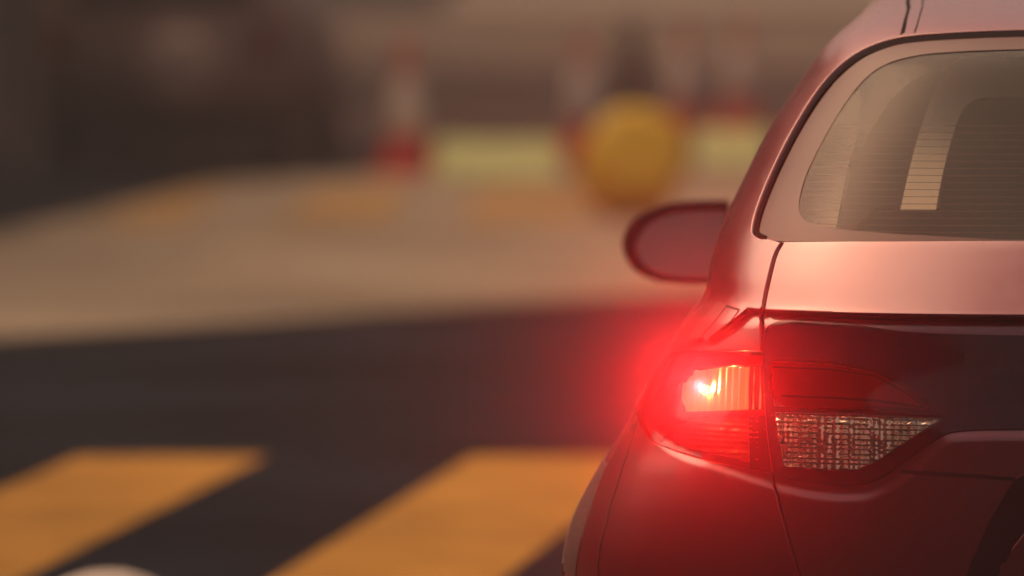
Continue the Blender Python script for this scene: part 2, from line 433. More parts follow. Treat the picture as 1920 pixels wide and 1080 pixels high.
def strip(name, pxs, width, m, off=0.0008, parent=CAR, uv=None, mirror=False, thick=.001, step=.006):
    """a narrow line laid along the surface; pxs picture points, width in metres"""
    P = uv or hits(pxs)
    Q = [np.array((u2d(a), b)) for a, b in P]
    L, Rr = [], []
    for k in range(len(Q)):
        t = Q[min(k + 1, len(Q) - 1)] - Q[max(k - 1, 0)]; t = t / (np.linalg.norm(t) + 1e-9); n = np.array((-t[1], t[0]))
        wd = width if not callable(width) else width(k / (len(Q) - 1))
        L.append(Q[k] + n * wd / 2); Rr.append(Q[k] - n * wd / 2)
    poly = [(float(d2u(a[0])), a[1]) for a in L + Rr[::-1]]
    return patch(name, poly, m, parent, off, thick, step, mirror=mirror, rnd=0.0003)

# polygon of the recess is set after a first, smooth pass of the surface
RECESS = poly_xz([(2043, 588), (1700, 588), (1392, 588)] + smooth_poly(REC_PX[1:-2], 2))
RECESS = [(a if a < .9 else a, b) for a, b in RECESS]
CEN = 2043

# outlines, in picture points
seal_out = [(1425, 449), (1409, 441), (1407, 426), (1418, 384), (1448, 312), (1492, 226), (1542, 150), (1596, 101), (1648, 77), (1700, 65), (1800, 58), (1920, 54), (CEN, 53)]
seal_out = smooth_poly(seal_out, 2)
tg_left = smooth_poly([(1461, 455), (1448, 476), (1437, 520), (1426, 570), (1422, 610), (1424, 656)], 2)
tg_right = [(x + 10 + 1 * (y > 600), y) for x, y in tg_left]
lampL = smooth_poly([(1424, 656), (1330, 654), (1262, 656), (1240, 680), (1216, 716), (1199, 742), (1195, 768), (1200, 795), (1216, 824), (1262, 845), (1340, 868), (1443, 888)], 2)
low_l = smooth_poly([(1443, 888), (1452, 925), (1468, 985), (1496, 1082)], 2)
low_r = [(x + 8, y) for x, y in low_l]
H = hits
uS = lambda pts: hits(pts)
top_c = (0.0, hit(CEN, 53)[1])
body_poly = uS(seal_out[:-1][::-1])                   # from near centre, over the glass, down its left side
body_poly = [(0.0, body_poly[0][1])] + body_poly + uS([(1440, 449)]) + uS(tg_left) + uS(lampL[1:-1]) + uS(low_l)
ub = body_poly[-1][0]
body_poly += [(ub - .03, .42), (ub - .03, 0.24), (1.0, 0.24), (3.0, 0.24), (3.0, 1.97), (0.0, 1.97)]
def arch(yc, r=.37, zc=.33):
    pts = []
    for k in range(25):
        a = math.pi * k / 24; pts.append(side_z(yc + r * math.cos(a), zc + r * math.sin(a)))
    pts += [side_z(yc - r, .26), side_z(yc + r, .26)]
    return pts
YW1, YW2 = 0.86, 3.38
sidewin = [side_z(y, z) for y, z in smooth_poly([(0.98, 1.17), (2.62, 1.10), (2.2, 1.50), (1.5, 1.56), (1.12, 1.50), (.95, 1.30)], 2, True)]
ws = [(2.33, 1.08), (3.0, 1.08), (3.0, 1.50), (2.42, 1.50)]
body = patch('body', body_poly, 'paint', off=0, thick=.014, step=.012, step2=.05, rec=True, holes=[arch(YW1), arch(YW2), sidewin, ws], mirror=True)
patch('side_window', sidewin, 'dark_glass', off=-.006, thick=.003, step=.04)
patch('side_window', sidewin, 'dark_glass', off=-.006, thick=.003, step=.04).scale.x = -1
patch('windscreen', ws, 'dark_glass', off=-.006, thick=.003, step=.04, mirror=True)
# dark inner shell under the rear gaps
shell = uS([(1424, 449), (1480, 449), (CEN - 4, 449)])[::-1]
shell = [(0, shell[0][1])] + shell + [(hit(1400, 470)[0], hit(1400, 470)[1]), hit(1385, 600), hit(1400, 654), hit(1400, 890), hit(1420, 1080), (ub + .05, .4), (0, .4)]
shell = patch('inner_frame', shell, 'gap', off=-.013, thick=.0, step=.03, mirror=True)

# tailgate
tail = [(0.0, hit(CEN, 452)[1])] + uS([(CEN - 60, 452), (1800, 452), (1600, 453), (1466, 454)]) + uS(tg_right) + uS([(1431, 700), (1437, 800), (1447, 880)]) + uS(low_r) + [(hit(1503, 1082)[0] - .03, .42), (0, .42)]
tailgate = patch('tailgate', tail, 'paint', off=0, thick=.012, step=.010, rec=True, mirror=True)
# garnish: gloss black field between the lamps
gar = smooth_poly([(1433, 640), (1436, 614), (1462, 602), (1530, 599), (1610, 611), (1700, 625), (1850, 630), (CEN - 20, 631)], 2)
gar_b = smooth_poly([(CEN - 20, 805), (1800, 805), (1762, 818), (1700, 862), (1650, 900), (1600, 912), (1520, 905), (1452, 893)], 2)
gp = [(0.0, hit(CEN, 631)[1]), ] + uS(gar[::-1]) + uS([(1434, 700), (1440, 800)]) + uS(gar_b[::-1]) + [(0.0, hit(CEN, 805)[1])]
patch('garnish', gp, 'gloss_black', parent=tailgate, off=.003, thick=.004, step=.010, mirror=True)
strip('shut_line', smooth_poly([(1690, 884), (1760, 888), (1840, 893), (1905, 899)], 1), .006, 'gap', parent=tailgate, off=.0012)

# licence plate pocket: a dark sloping recess edge and the painted bumper step inside it
pk = uS([(1915, 892), (1898, 906), (1872, 950), (1840, 1010), (1812, 1084)]) + [(hit(1812, 1084)[0] - .03, .50), (0, .50), (0, hit(CEN, 892)[1])]
patch('plate_pocket', pk, 'gloss_black', parent=tailgate, off=.0030, thick=.004, step=.012, mirror=True)
st = uS([(2000, 925), (1935, 985), (1895, 1035), (1868, 1084)]) + [(hit(1868, 1084)[0] - .03, .50), (0, .50), (0, hit(CEN, 925)[1])]
patch('plate_surround', st, 'paint', parent=tailgate, off=.024, thick=.022, step=.008, mirror=True, rnd=.003)

# rear window
win_out = smooth_poly([(1440, 449), (1424, 444), (1420, 428), (1432, 386), (1462, 314), (1506, 230), (1556, 156), (1608, 109), (1656, 87), (1705, 74), (1800, 67), (1920, 63), (CEN - 30, 62)], 2)
clr = smooth_poly([(CEN - 30, 452), (1920, 447), (1800, 442), (1700, 437), (1590, 429), (1520, 418), (1499, 404), (1494, 380), (1506, 330), (1530, 280), (1560, 224), (1606, 156), (1650, 118), (1715, 99), (1800, 92), (1920, 88), (CEN - 30, 87)], 2)
fr = [(0.0, hit(CEN, 62)[1])] + uS(win_out[::-1]) + uS([(1475, 450), (1600, 450), (1700, 450)]) + uS([(1850, 451), (CEN - 30, 453.0)])[:1] + [(0.0, hit(CEN, 451)[1])]
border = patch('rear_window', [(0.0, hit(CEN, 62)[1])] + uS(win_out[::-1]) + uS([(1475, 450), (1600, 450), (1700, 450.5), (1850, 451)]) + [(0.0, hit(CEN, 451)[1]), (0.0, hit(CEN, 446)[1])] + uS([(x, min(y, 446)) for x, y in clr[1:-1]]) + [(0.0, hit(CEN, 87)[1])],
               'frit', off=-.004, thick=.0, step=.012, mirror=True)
pane = patch('pane', [(0.0, hit(CEN, 64)[1])] + uS([(x + 5, y + 4) for x, y in win_out[::-1]]) + uS([(1475, 449), (1700, 449)]) + [(0.0, hit(CEN, 449)[1])],
             'glass', parent=border, off=-.0052, thick=0, step=.02, mirror=True)
seal = strip('window_seal', [((a[0] + b[0]) / 2, (a[1] + b[1]) / 2) for a, b in zip(seal_out, win_out)], .0155, 'rubber', off=-.003, parent=border, mirror=True)
for k in range(16):
    yy = 228 + k * 13.4
    xl = np.interp(yy, [88, 118, 156, 224, 280, 330, 380, 404, 420, 430], [1800, 1650, 1606, 1560, 1530, 1506, 1494, 1499, 1525, 1592])
    P = uS([(xl + 8, yy), (xl + 120, yy + 1.2), (1780, yy + 2.4), (1940, yy + 3)]) + [(0.0, hit(CEN, yy + 3.2)[1])]
    strip('heater_line', None, .0010, 'wire', uv=P, off=-.0062, parent=pane, mirror=True, thick=0, step=.03)
# roof ditch mouldings
def roof_line(name, pts, wd, m, off=.001): strip(name, pts, wd, m, off=off, mirror=True, thick=.002, step=.012)
roof_line('roof_moulding', [(1692, 63), (1697, 40), (1704, 15), (1714, -20)], .010, 'rubber')
roof_line('roof_moulding', [(1715, 60), (1722, 38), (1730, 12), (1740, -20)], .003, 'rubber')

# crease wedge on the rear quarter
def tri(name, pts, m, off, parent=body, thick=.001): return patch(name, uS(pts), m, parent, off, thick, .006, mirror=True, rnd=.0003)
tri('corner_groove', [(1346, 565), (1362, 573), (1340, 603), (1318, 628), (1298, 650), (1282, 650), (1300, 622), (1322, 594)], mat('groove_red', (.14, .012, .018), .5), .0012)
strip('corner_line', [(1362, 573), (1374, 577), (1386, 581)], .0022, 'gap', off=.0014, parent=body, mirror=True)
strip('corner_line', [(1386, 582), (1372, 600), (1352, 622)], .0016, 'gap', off=.0014, parent=body, mirror=True)

# ------------------------------------------------------------------ tail lamps
def pillows(dx, dz, h, seed=0, jit=0.0):
    rg = np.random.default_rng(seed); tab = rg.uniform(0, 1, (64, 64))
    def f(p):
        a = p[:, 0] / dx; b = p[:, 2] / dz; i = np.floor(a).astype(int); j = np.floor(b).astype(int)
        fa = a - i - .5; fb = b - j - .5; t = tab[i % 64, j % 64]
        return h * (1 - 4 * (fa ** 2 + fb ** 2) * .6) + jit * (t - .5) * fa * 2 + jit * (tab[j % 64, (i * 3) % 64] - .5) * fb * 2
    return f
def ribs(dx, h, seed=3):
    rg = np.random.default_rng(seed); tab = rg.uniform(.3, 1, 64)
    def f(p):
        a = p[:, 0] / dx; i = np.floor(a).astype(int); fa = a - i - .5
        return h * tab[i % 64] * (1 - 4 * fa ** 2)
    return f
def prisms(dz, h, seed=2):
    rg = np.random.default_rng(seed); w_ = rg.choice([.0055, .009, .0135], 140); ed = np.concatenate([[0], np.cumsum(w_)]); tl = rg.uniform(-1, 1, (80, 80)); hh = rg.uniform(.5, 1.3, (80, 80))
    def f(p):
        a = np.abs(p[:, 0]); i = np.clip(np.searchsorted(ed, a) - 1, 0, 138); wi = ed[i + 1] - ed[i]; fa = (a - ed[i]) / wi - .5
        b = p[:, 2] / dz; j = np.floor(b).astype(int); fb = b - j - .5
        return h * .45 * wi / .0135 * (1 - 4 * fa ** 2) * hh[i % 80, j % 80] + (.40 * tl[i % 80, 3] + .38 + .2 * tl[i % 80, j % 80]) * -fb * dz + .0006 * tl[j % 80, i % 80]
    return f
def lamp_pair(mirror_x):
    root_name = 'tail_lamp'
    e = bpy.data.objects.new(root_name, None); COL.objects.link(e); e.parent = CAR
    if mirror_x: e.scale.x = -1
    else: e['label'] = 'lit red tail lamp on the quarter panel'
    k = dict(parent=e)
    hous = uS([(1432, 664), (1330, 661), (1266, 663), (1246, 684), (1222, 718), (1205, 744), (1201, 768), (1206, 793), (1221, 820), (1264, 840), (1340, 862), (1439, 882)])
    patch('housing', hous, 'dark_red', off=-.030, thick=0.0, step=.008, **k)
    # lit cell
    cell = uS([(1268, 712), (1290, 690), (1340, 684), (1417, 684), (1422, 764), (1350, 768), (1275, 768), (1266, 740)])
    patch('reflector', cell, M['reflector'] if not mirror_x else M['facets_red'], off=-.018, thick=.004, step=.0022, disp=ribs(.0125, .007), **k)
    low = uS([(1256, 790), (1290, 776), (1420, 774), (1427, 868), (1340, 850), (1262, 828), (1244, 812)])
    patch('lower_reflector', low, 'facets_red', off=-.016, thick=.003, step=.0022, disp=prisms(.0095, .0040, 8), **k)
    patch('divider', uS([(1232, 768), (1426, 764), (1427, 773), (1240, 778)]), 'dark_red', off=-.010, thick=.012, step=.006, **k)
    patch('frame', uS([(1264, 665), (1430, 665), (1430, 680), (1288, 683), (1262, 712), (1256, 745), (1262, 770), (1240, 800), (1228, 808), (1212, 780), (1222, 735)]), 'dark_red', off=-.008, thick=.012, step=.006, **k)
    lens = uS([(1433, 662), (1330, 659), (1264, 661), (1243, 683), (1220, 717), (1203, 743), (1198, 768), (1203, 795), (1218, 822), (1262, 843), (1340, 865), (1441, 885)])
    patch('lens', lens, 'lens_lit' if not mirror_x else 'lens_red', off=.004, thick=.014, step=.008, **k)
    # gate-mounted part of the lamp
    g = bpy.data.objects.new('tailgate_lamp', None); COL.objects.link(g); g.parent = CAR
    if mirror_x: g.scale.x = -1
    else: g['label'] = 'dark red and clear lamp on the tailgate beside the lit tail lamp'
    k = dict(parent=g)
    up = smooth_poly([(1444, 672), (1500, 672), (1570, 678), (1650, 695), (1710, 728), (1772, 776), (1774, 782), (1700, 779), (1600, 775), (1450, 770)], 1, True)
    patch('red_lens', uS(up), 'lens_red', off=.0115, thick=.002, step=.008, rnd=.0003, **k)
    patch('red_cell', uS([(1450, 680), (1560, 684), (1640, 700), (1700, 732), (1745, 768), (1600, 768), (1456, 764)]), mat('red_cell', (.35, .05, .05), .3, .3), off=.0062, thick=.002, step=.005, disp=ribs(.016, .0015, 7), **k)
    strip('cell_rib', [(1470, 745), (1560, 748), (1650, 754), (1735, 766)], .003, 'dark_red', off=.0095, **k)
    strip('light_guide', [(1455, 690), (1560, 694), (1640, 706), (1700, 738), (1735, 765)], .002, 'dark_red', off=.0092, **k)
    bm = bmesh.new()
    for i in range(22):
        px = 1470 + i * 12.4; py = 724 + (px - 1470) * .083
        U, v = hit(px, py); c = S(U, v)[0] + nrm(np.array([U]), np.array([v]))[0] * .0095
        bmesh.ops.create_icosphere(bm, subdivisions=1, radius=.0016, matrix=Matrix.Translation(Vector(c)))
    obj('reflector_beads', bm, 'chrome', g)
    rv = [(1453, 777), (1600, 780), (1772, 787), (1768, 792), (1700, 832), (1640, 872), (1612, 884), (1560, 885), (1470, 878), (1463, 874)]
    patch('clear_lens', uS(rv), 'lens_clear', off=.0118, thick=.004, step=.008, **k)
    patch('clear_reflector', uS([(1456, 779), (1600, 782), (1762, 788), (1698, 829), (1638, 868), (1610, 880), (1560, 881), (1472, 874)]), 'facets', off=.0045, thick=.002, step=.0018, disp=prisms(.0085, .0046), **k)
    return e
lamp_pair(False); lamp_pair(True)
# the burning bulb
Ub, vb = hit(1318, 729); nb_ = nrm(np.array([Ub]), np.array([vb]))[0]; pb = S(Ub, vb)[0] - nb_ * .006
bm = bmesh.new(); bmesh.ops.create_uvsphere(bm, u_segments=20, v_segments=12, radius=.009, matrix=Matrix.Translation(Vector(pb)))
bulb = obj('bulb', bm, 'bulb', CAR, True)
wp = to_world(pb + nb_ * .010)
ld = bpy.data.lights.new('brake_light', 'SPOT'); lo = bpy.data.objects.new('brake_light', ld); COL.objects.link(lo)
ld.energy = 47; ld.color = (1.0, 0.016, 0.019); ld.shadow_soft_size = .008; ld.spot_size = R(150); ld.spot_blend = 0.7
lo.location = Vector(to_world(pb + nb_ * .012)); lo.rotation_euler = Vector((-.25, -1, .15)).to_track_quat('-Z', 'Y').to_euler()
l2 = bpy.data.lights.new('bulb_light', 'SPOT'); l2.spot_size = R(140); l2.spot_blend = .5; lo2 = bpy.data.objects.new('bulb_light', l2); COL.objects.link(lo2)
l2.energy = 12; l2.color = (1.0, .8, .5); l2.shadow_soft_size = .003; lo2.location = Vector(to_world(pb + np.array([.011, .0, 0]) + nb_ * .002)); lo2.rotation_euler = Vector((1, .35, 0)).to_track_quat('-Z', 'Y').to_euler()

# ------------------------------------------------------------------ wing mirror, cabin, wheels, far parts
def wing_mirror(sx):
    e = bpy.data.objects.new('wing_mirror', None); COL.objects.link(e); e.parent = CAR
    if sx > 0: e.scale.x = -1
    out = smooth_poly([(1366, 376), (1300, 376), (1238, 383), (1192, 405), (1168, 438), (1166, 468), (1182, 503), (1215, 524), (1270, 532), (1330, 532), (1372, 528)], 2)
    inn = smooth_poly([(1366, 393), (1300, 393), (1246, 400), (1212, 420), (1192, 450), (1193, 475), (1210, 500), (1236, 514), (1280, 520), (1330, 520), (1372, 516)], 2)
    def pts(l, Y): return [to_local(at(px, py, Y)) for px, py in l]
    bm = bmesh.new()
    c = to_local(at(1300, 455, 14.8)); rings = []
    for dy, s, src in ((.008, 1.0, inn), (-.006, 1.0, inn), (-.012, .97, out), (0, 1.0, out), (.05, 1.0, out), (.10, .92, out), (.14, .72, out), (.155, .35, out)):
        r = []
        for p in pts(src, 14.8): r.append(bm.verts.new((c[0] + (p[0] - c[0]) * s, p[1] + dy, c[2] + (p[2] - c[2]) * s)))
        rings.append(r)
    for a, b in zip(rings, rings[1:]):
        for k in range(len(a)): bm.faces.new((a[k], a[(k + 1) % len(a)], b[(k + 1) % len(a)], b[k]))
    bm.faces.new(rings[-1])
    box(bm, (-.80, c[1] + .06, c[2] - .06), (.16, .05, .05), bev=.01)
    bmesh.ops.recalc_face_normals(bm, faces=bm.faces)
    obj('housing', bm, 'black', e, True)
    bm = bmesh.new(); a = [bm.verts.new(tuple(p)) for p in pts(inn, 14.8)]
    b = [bm.verts.new((v.co.x, v.co.y + .006, v.co.z)) for v in a]
    bm.faces.new(a); bm.faces.new(b[::-1])
    for k in range(len(a)): bm.faces.new((a[k], a[(k + 1) % len(a)], b[(k + 1) % len(a)], b[k]))
    bmesh.ops.recalc_face_normals(bm, faces=bm.faces)
    obj('mirror_glass', bm, 'mirror', e)
wing_mirror(-1); wing_mirror(1)

def lofr(name, pts, Y, th_, m, k=1.0, mir=False):
    """interior piece with the outline seen through the rear window, at its own distance"""
    P = [to_local(at(px, py, Y + k * (430 - py) * .00097)) for px, py in pts]
    bm = bmesh.new(); a = [bm.verts.new(tuple(p)) for p in P]; b = [bm.verts.new((p[0], p[1] + th_, p[2])) for p in P]
    bm.faces.new(a); bm.faces.new(b[::-1])
    for k in range(len(a)): bm.faces.new((a[k], a[(k + 1) % len(a)], b[(k + 1) % len(a)], b[k]))
    bmesh.ops.recalc_face_normals(bm, faces=bm.faces)
    if mir:
        me = bpy.data.meshes.new(name); bm.to_mesh(me); o = bmesh.ops.duplicate(bm, geom=bm.verts[:] + bm.edges[:] + bm.faces[:])
        vs = [g for g in o['geom'] if isinstance(g, bmesh.types.BMVert)]
        for v in vs: v.co.x *= -1
    bmesh.ops.recalc_face_normals(bm, faces=bm.faces)
    return obj(name, bm, m, CAR)
u_out = smooth_poly([(1688, 393), (1702, 330), (1722, 250), (1752, 165), (1778, 122), (1805, 106), (1860, 108), (1930, 116), (2000, 118)], 2)
u_in = smooth_poly([(2000, 181), (1920, 181), (1845, 182), (1812, 195), (1795, 225), (1776, 290), (1762, 350), (1755, 393)], 2)
lofr('seat_back_trim', u_out + u_in, 12.46, .03, 'pale_trim')
seat = lofr('rear_seat', [(1560, 470), (1640, 394), (2400, 394), (2430, 470)], 12.72, .12, 'seat')
lofr('front_seat', smooth_poly([(1756, 470), (1768, 300), (1800, 200), (1850, 182), (2000, 182), (2060, 230), (2080, 470)], 2), 12.56, .06, 'seat')
M['lining'] = mat('cabin_lining', (.22, .14, .12), .9, noise=.08)
lofr('cabin_lining', smooth_poly([(1560, 480), (1590, 330), (1660, 190), (1740, 128), (1900, 112), (2180, 112), (2380, 200), (2480, 480)], 2), 12.78, .05, 'lining')
lofr('pillar_trim', smooth_poly([(1480, 470), (1500, 360), (1545, 250), (1610, 160), (1618, 180), (1610, 240), (1585, 330), (1560, 470)], 1), 12.44, .03, 'pale_trim')
bm = bmesh.new(); box(bm, (0, 2.0, .34), (1.4, 3.2, .04)); box(bm, (0, .75, .75), (1.2, .9, .04)); box(bm, (0, 2.75, .85), (1.35, .35, .25), bev=.05)
obj('floor_pan', bm, 'seat', CAR)

def wheel(y, sx):
    e = bpy.data.objects.new('wheel', None); COL.objects.link(e); e.parent = CAR
    e.location = (sx * .755, y, .33); e.rotation_euler = (0, R(90) * sx, 0)
    bm = bmesh.new(); lathe(bm, [(.2, -.09), (.30, -.10), (.325, -.085), (.33, -.05), (.33, .05), (.325, .085), (.30, .10), (.2, .09), (.2, -.09)], 48)
    obj('tyre', bm, 'tyre', e, True)
    bm = bmesh.new(); lathe(bm, [(0, .05), (.05, .055), (.06, .04), (.06, .02), (0, .02)], 24); lathe(bm, [(.2, .09), (.19, .05), (.19, -.09), (.2, -.09)], 48)
    for k in range(5):
        a = 2 * math.pi * k / 5; box(bm, (.115 * math.cos(a), .115 * math.sin(a), .045), (.17, .045, .025), Matrix.Rotation(a, 4, 'Z'), .006)
    obj('rim', bm, 'alloy', e)
for y in (YW1, YW2):
    for sx in (-1, 1): wheel(y, sx)
# arch cladding and its edge on the flank
def arch_band(r0, r1, yc=YW1):
    a = [side_z(yc + r0 * math.cos(t), .33 + r0 * math.sin(t)) for t in np.linspace(0, math.pi, 25)]
    b = [side_z(yc + r1 * math.cos(t), .33 + r1 * math.sin(t)) for t in np.linspace(math.pi, 0, 25)]
    return a + b
for yc in (YW1, YW2): patch('wheel_arch_trim', arch_band(.365, .41, yc), 'cladding', off=.004, thick=.008, step=.02, mirror=True)
q_ = hits([(1138, 872), (1122, 905), (1106, 955), (1090, 1015), (1080, 1084)])
patch('flank_trim', [(1.2, q_[0][1])] + q_ + [(1.2, q_[-1][1])], 'cladding', off=.002, thick=.004, step=.012, mirror=True)
strip('flank_line', [(1196, 790), (1178, 850), (1158, 910), (1138, 980), (1122, 1084)], .003, 'gap', off=.0012, mirror=True)
# front lamps and grille (not seen from here, kept simple)
patch('headlamp', [(2.25, .72), (2.62, .70), (2.6, .80), (2.3, .86)], 'facets', off=.003, thick=.01, step=.03)
patch('headlamp', [(2.25, .72), (2.62, .70), (2.6, .80), (2.3, .86)], 'facets', off=.003, thick=.01, step=.03).scale.x = -1
patch('grille', [(2.66, .5), (3.0, .5), (3.0, .74), (2.68, .74)], 'black', off=.003, thick=.01, step=.03, mirror=True)

# ------------------------------------------------------------------ the road and what lies beyond
def sheet(name, pts, m, z, kind=True):
    bm = bmesh.new(); vs = [bm.verts.new((p[0], p[1], z)) for p in pts]; f = bm.faces.new(vs)
    if f.normal.z < 0 or True:
        bm.normal_update()
        if f.normal.z < 0: f.normal_flip()
    bmesh.ops.triangulate(bm, faces=bm.faces)
    o = obj(name, bm, m)
    if kind: o['kind'] = 'structure'
    return o
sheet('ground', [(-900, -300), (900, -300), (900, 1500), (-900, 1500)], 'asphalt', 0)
G = lambda px, py: ground(px, py)[:2]
def edge_ext(a, b, x):   # point on line a-b at world x
    t = (x - a[0]) / (b[0] - a[0]); return (x, a[1] + (b[1] - a[1]) * t)
# zebra stripes: parallel bars seen at a slant
zb = bmesh.new()
A0, A1 = G(150, 857), G(505, 850)       # far edge of the crossing
lead = np.array(G(500, 1085)) - np.array(G(885, 850))
B = [G(150, 857), G(505, 850), G(885, 850)]
pitch_ = B[2][0] - B[0][0]; wid = B[1][0] - B[0][0]
dirv = lead / np.linalg.norm(lead)
for k in range(-4, 6):
    x0 = B[0][0] + k * pitch_; y0_ = B[0][1] - 0.01 * k
    P = [(x0, y0_), (x0 + wid, y0_), (x0 + wid + dirv[0] * 6.5, y0_ + dirv[1] * 6.5), (x0 + dirv[0] * 6.5, y0_ + dirv[1] * 6.5)]
    vs = [zb.verts.new((p[0], p[1], .004)) for p in P]; f = zb.faces.new(vs); f.normal_update()
    if f.normal.z < 0: f.normal_flip()
o = obj('crossing_stripes', zb, 'yellow'); o['kind'] = 'structure'
# raised pale paving beyond the dark lane
k1, k2 = G(0, 645), G(1150, 568)
near = [edge_ext(k1, k2, -8), edge_ext(k1, k2, 12)]
f1, f2 = G(0, 445), G(520, 352)
far = [edge_ext(f1, f2, -8)[1], 0]
bm = bmesh.new()
pv = [near[0], near[1], (12, 52), G(700, 335), G(400, 352), G(0, 445), (-8, G(0, 445)[1] - 8)]
lo_ = [bm.verts.new((p[0], p[1], 0.0)) for p in pv]; hi_ = [bm.verts.new((p[0], p[1], .03)) for p in pv]
bm.faces.new(hi_)
for k in range(len(pv)): bm.faces.new((lo_[k], lo_[(k + 1) % len(pv)], hi_[(k + 1) % len(pv)], hi_[k]))
bmesh.ops.recalc_face_normals(bm, faces=bm.faces)
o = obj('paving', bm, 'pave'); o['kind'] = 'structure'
# far yellow markings
def mark(pts, m='yellow', z=.036, name='road_marking'):
    return sheet(name, [ground(px, py, z)[:2] for px, py in pts], m, z)
M['worn'] = mat('worn_yellow', (.46, .30, .13), .9, noise=.3, scale=2, spec=.05)
mark([(150, 425), (330, 357), (430, 357), (330, 425)], 'worn')
mark([(520, 420), (600, 352), (760, 345), (735, 415)], 'worn')
mark([(870, 420), (900, 352), (1080, 348), (1100, 415)], 'worn')
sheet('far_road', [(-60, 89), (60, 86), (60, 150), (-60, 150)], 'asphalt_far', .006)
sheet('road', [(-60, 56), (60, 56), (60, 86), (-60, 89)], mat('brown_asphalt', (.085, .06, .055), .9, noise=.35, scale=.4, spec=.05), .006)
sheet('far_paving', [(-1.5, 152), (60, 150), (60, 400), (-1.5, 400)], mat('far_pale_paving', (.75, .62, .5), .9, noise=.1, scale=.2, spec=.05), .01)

def cone(px, py, label, h=.74, proto=[None]):
    g = ground(px, py)
    if proto[0] is None:
        t = thing('traffic_cone', label, 'traffic cone', g, .3, 'traffic cones beyond the crossing')
        bm = bmesh.new(); box(bm, (0, 0, .02), (.42, .42, .04), bev=.012); obj('base', bm, 'cone', t)
        bm = bmesh.new(); lathe(bm, [(.19, .04), (.18, .06), (.112, .27), (.057, .52), (.036, .74), (.030, .80), (0, .805)]); obj('cone_body', bm, 'cone', t, True)
        bm = bmesh.new(); lathe(bm, [(.112, .268), (.128, .27), (.1275, .275), (.072, .595), (.066, .60), (.047, .602)]); obj('reflective_collar', bm, 'cone_white', t, True)
        t.scale = (1.08, 1.08, 1.2); proto[0] = t; return t
    t = proto[0].copy(); COL.objects.link(t); t.location = g; t['label'] = label; t.rotation_euler.z = px * .01; t.scale = proto[0].scale
    for c in proto[0].children:
        d = c.copy(); COL.objects.link(d); d.parent = t
    return t
cone(762, 335, 'red and white cone standing alone at the left end of the lime barrier')
cone(1096, 305, 'red and white cone between the lime barrier and the yellow drum')
cone(1288, 262, 'red and white cone directly behind the right side of the yellow drum')
cone(1390, 250, 'red and white cone farthest right, half beside the car roof pillar')

# tilted yellow drum
g = ground(1172, 418); t = thing('drum', 'bright yellow round drum tipped over in front of the cones', 'drum', g, 0)
mt = Matrix.Translation((.04, 0, .33)) @ Matrix.Rotation(R(20), 4, 'Y') @ Matrix.Rotation(R(58), 4, 'X') @ Matrix.Diagonal((1.06, 1.06, .62, 1))
bm = bmesh.new(); lathe(bm, [(0, -.32), (.25, -.32), (.27, -.30), (.27, -.12), (.285, -.10), (.285, -.07), (.27, -.05), (.27, .10), (.285, .12), (.285, .15), (.27, .17), (.26, .33)], 40, mt); obj('shell', bm, 'drum', t, True)
bm = bmesh.new(); lathe(bm, [(.26, .33), (.275, .34), (.275, .37), (.2, .385), (0, .385)], 40, mt); obj('lid', bm, 'drum', t, True)
# lime barrier blocks
def barrier(pxa, pxb, py, label):
    a, b = ground(pxa, py), ground(pxb, py); L = (b - a).length
    t = thing('barrier', label, 'barrier', (a + b) / 2, math.atan2(b.y - a.y, b.x - a.x), 'lime barrier blocks')
    bm = bmesh.new(); prism(bm, [(-.2, 0), (.2, 0), (.2, .04), (.05, .30), (-.05, .30), (-.30, .05)], -L / 2, L / 2, lambda p, q, h: (h, p, q))
    bmesh.ops.recalc_face_normals(bm, faces=bm.faces); obj('block', bm, 'lime', t)
    for s_ in (-.3, .3):
        bm = bmesh.new(); box(bm, (L * s_, 0, .315), (.12, .10, .03), bev=.008); obj('filler_cap', bm, 'lime', t)
barrier(815, 1050, 345, 'pale lime barrier block lying between the two left cones')
barrier(1300, 1440, 322, 'pale lime barrier block behind the drum beside the car')
# dark conifer behind the drum
def shrub(px, py, h, r, label):
    g = ground(px, py); t = thing('conifer', label, 'shrub', g)
    bm = bmesh.new(); lathe(bm, [(.035, 0), (.03, .2), (.01, h * .9)], 8); obj('trunk', bm, 'bark', t)
    bm = bmesh.new(); rg = random.Random(int(px))
    for k in range(2600):
        z = .12 + (h - .12) * rg.random() ** 1.2; rr = r * (1 - (z - .12) / (h - .1)) ** .8 * (rg.random() ** .4) * (1 + .25 * math.sin(9 * z + 3)); a = rg.uniform(0, 2 * math.pi)
        c = Vector((rr * math.cos(a), rr * math.sin(a), z)); d = Vector((math.cos(a), math.sin(a), rg.uniform(-.2, .9))).normalized(); s = d.cross(Vector((0, 0, 1))).normalized() * .012
        l = rg.uniform(.04, .08); bm.faces.new([bm.verts.new(c - s), bm.verts.new(c + s), bm.verts.new(c + d * l)])
    obj('crown', bm, 'leaf', t)
shrub(1185, 245, .95, .24, 'small dark conical conifer rising behind the yellow drum')
# dark post between the right cones
g = ground(1332, 255); t = thing('bollard', 'thin dark bollard between the two right hand cones', 'bollard', g)
bm = bmesh.new(); lathe(bm, [(.10, 0), (.10, .02), (.05, .03), (.05, .62), (.055, .64), (.04, .68), (0, .69)], 24); obj('post', bm, 'steel', t, True)
bm = bmesh.new(); lathe(bm, [(.052, .50), (.054, .505), (.054, .56), (.052, .565)], 24); obj('band', bm, 'cone_white', t, True)

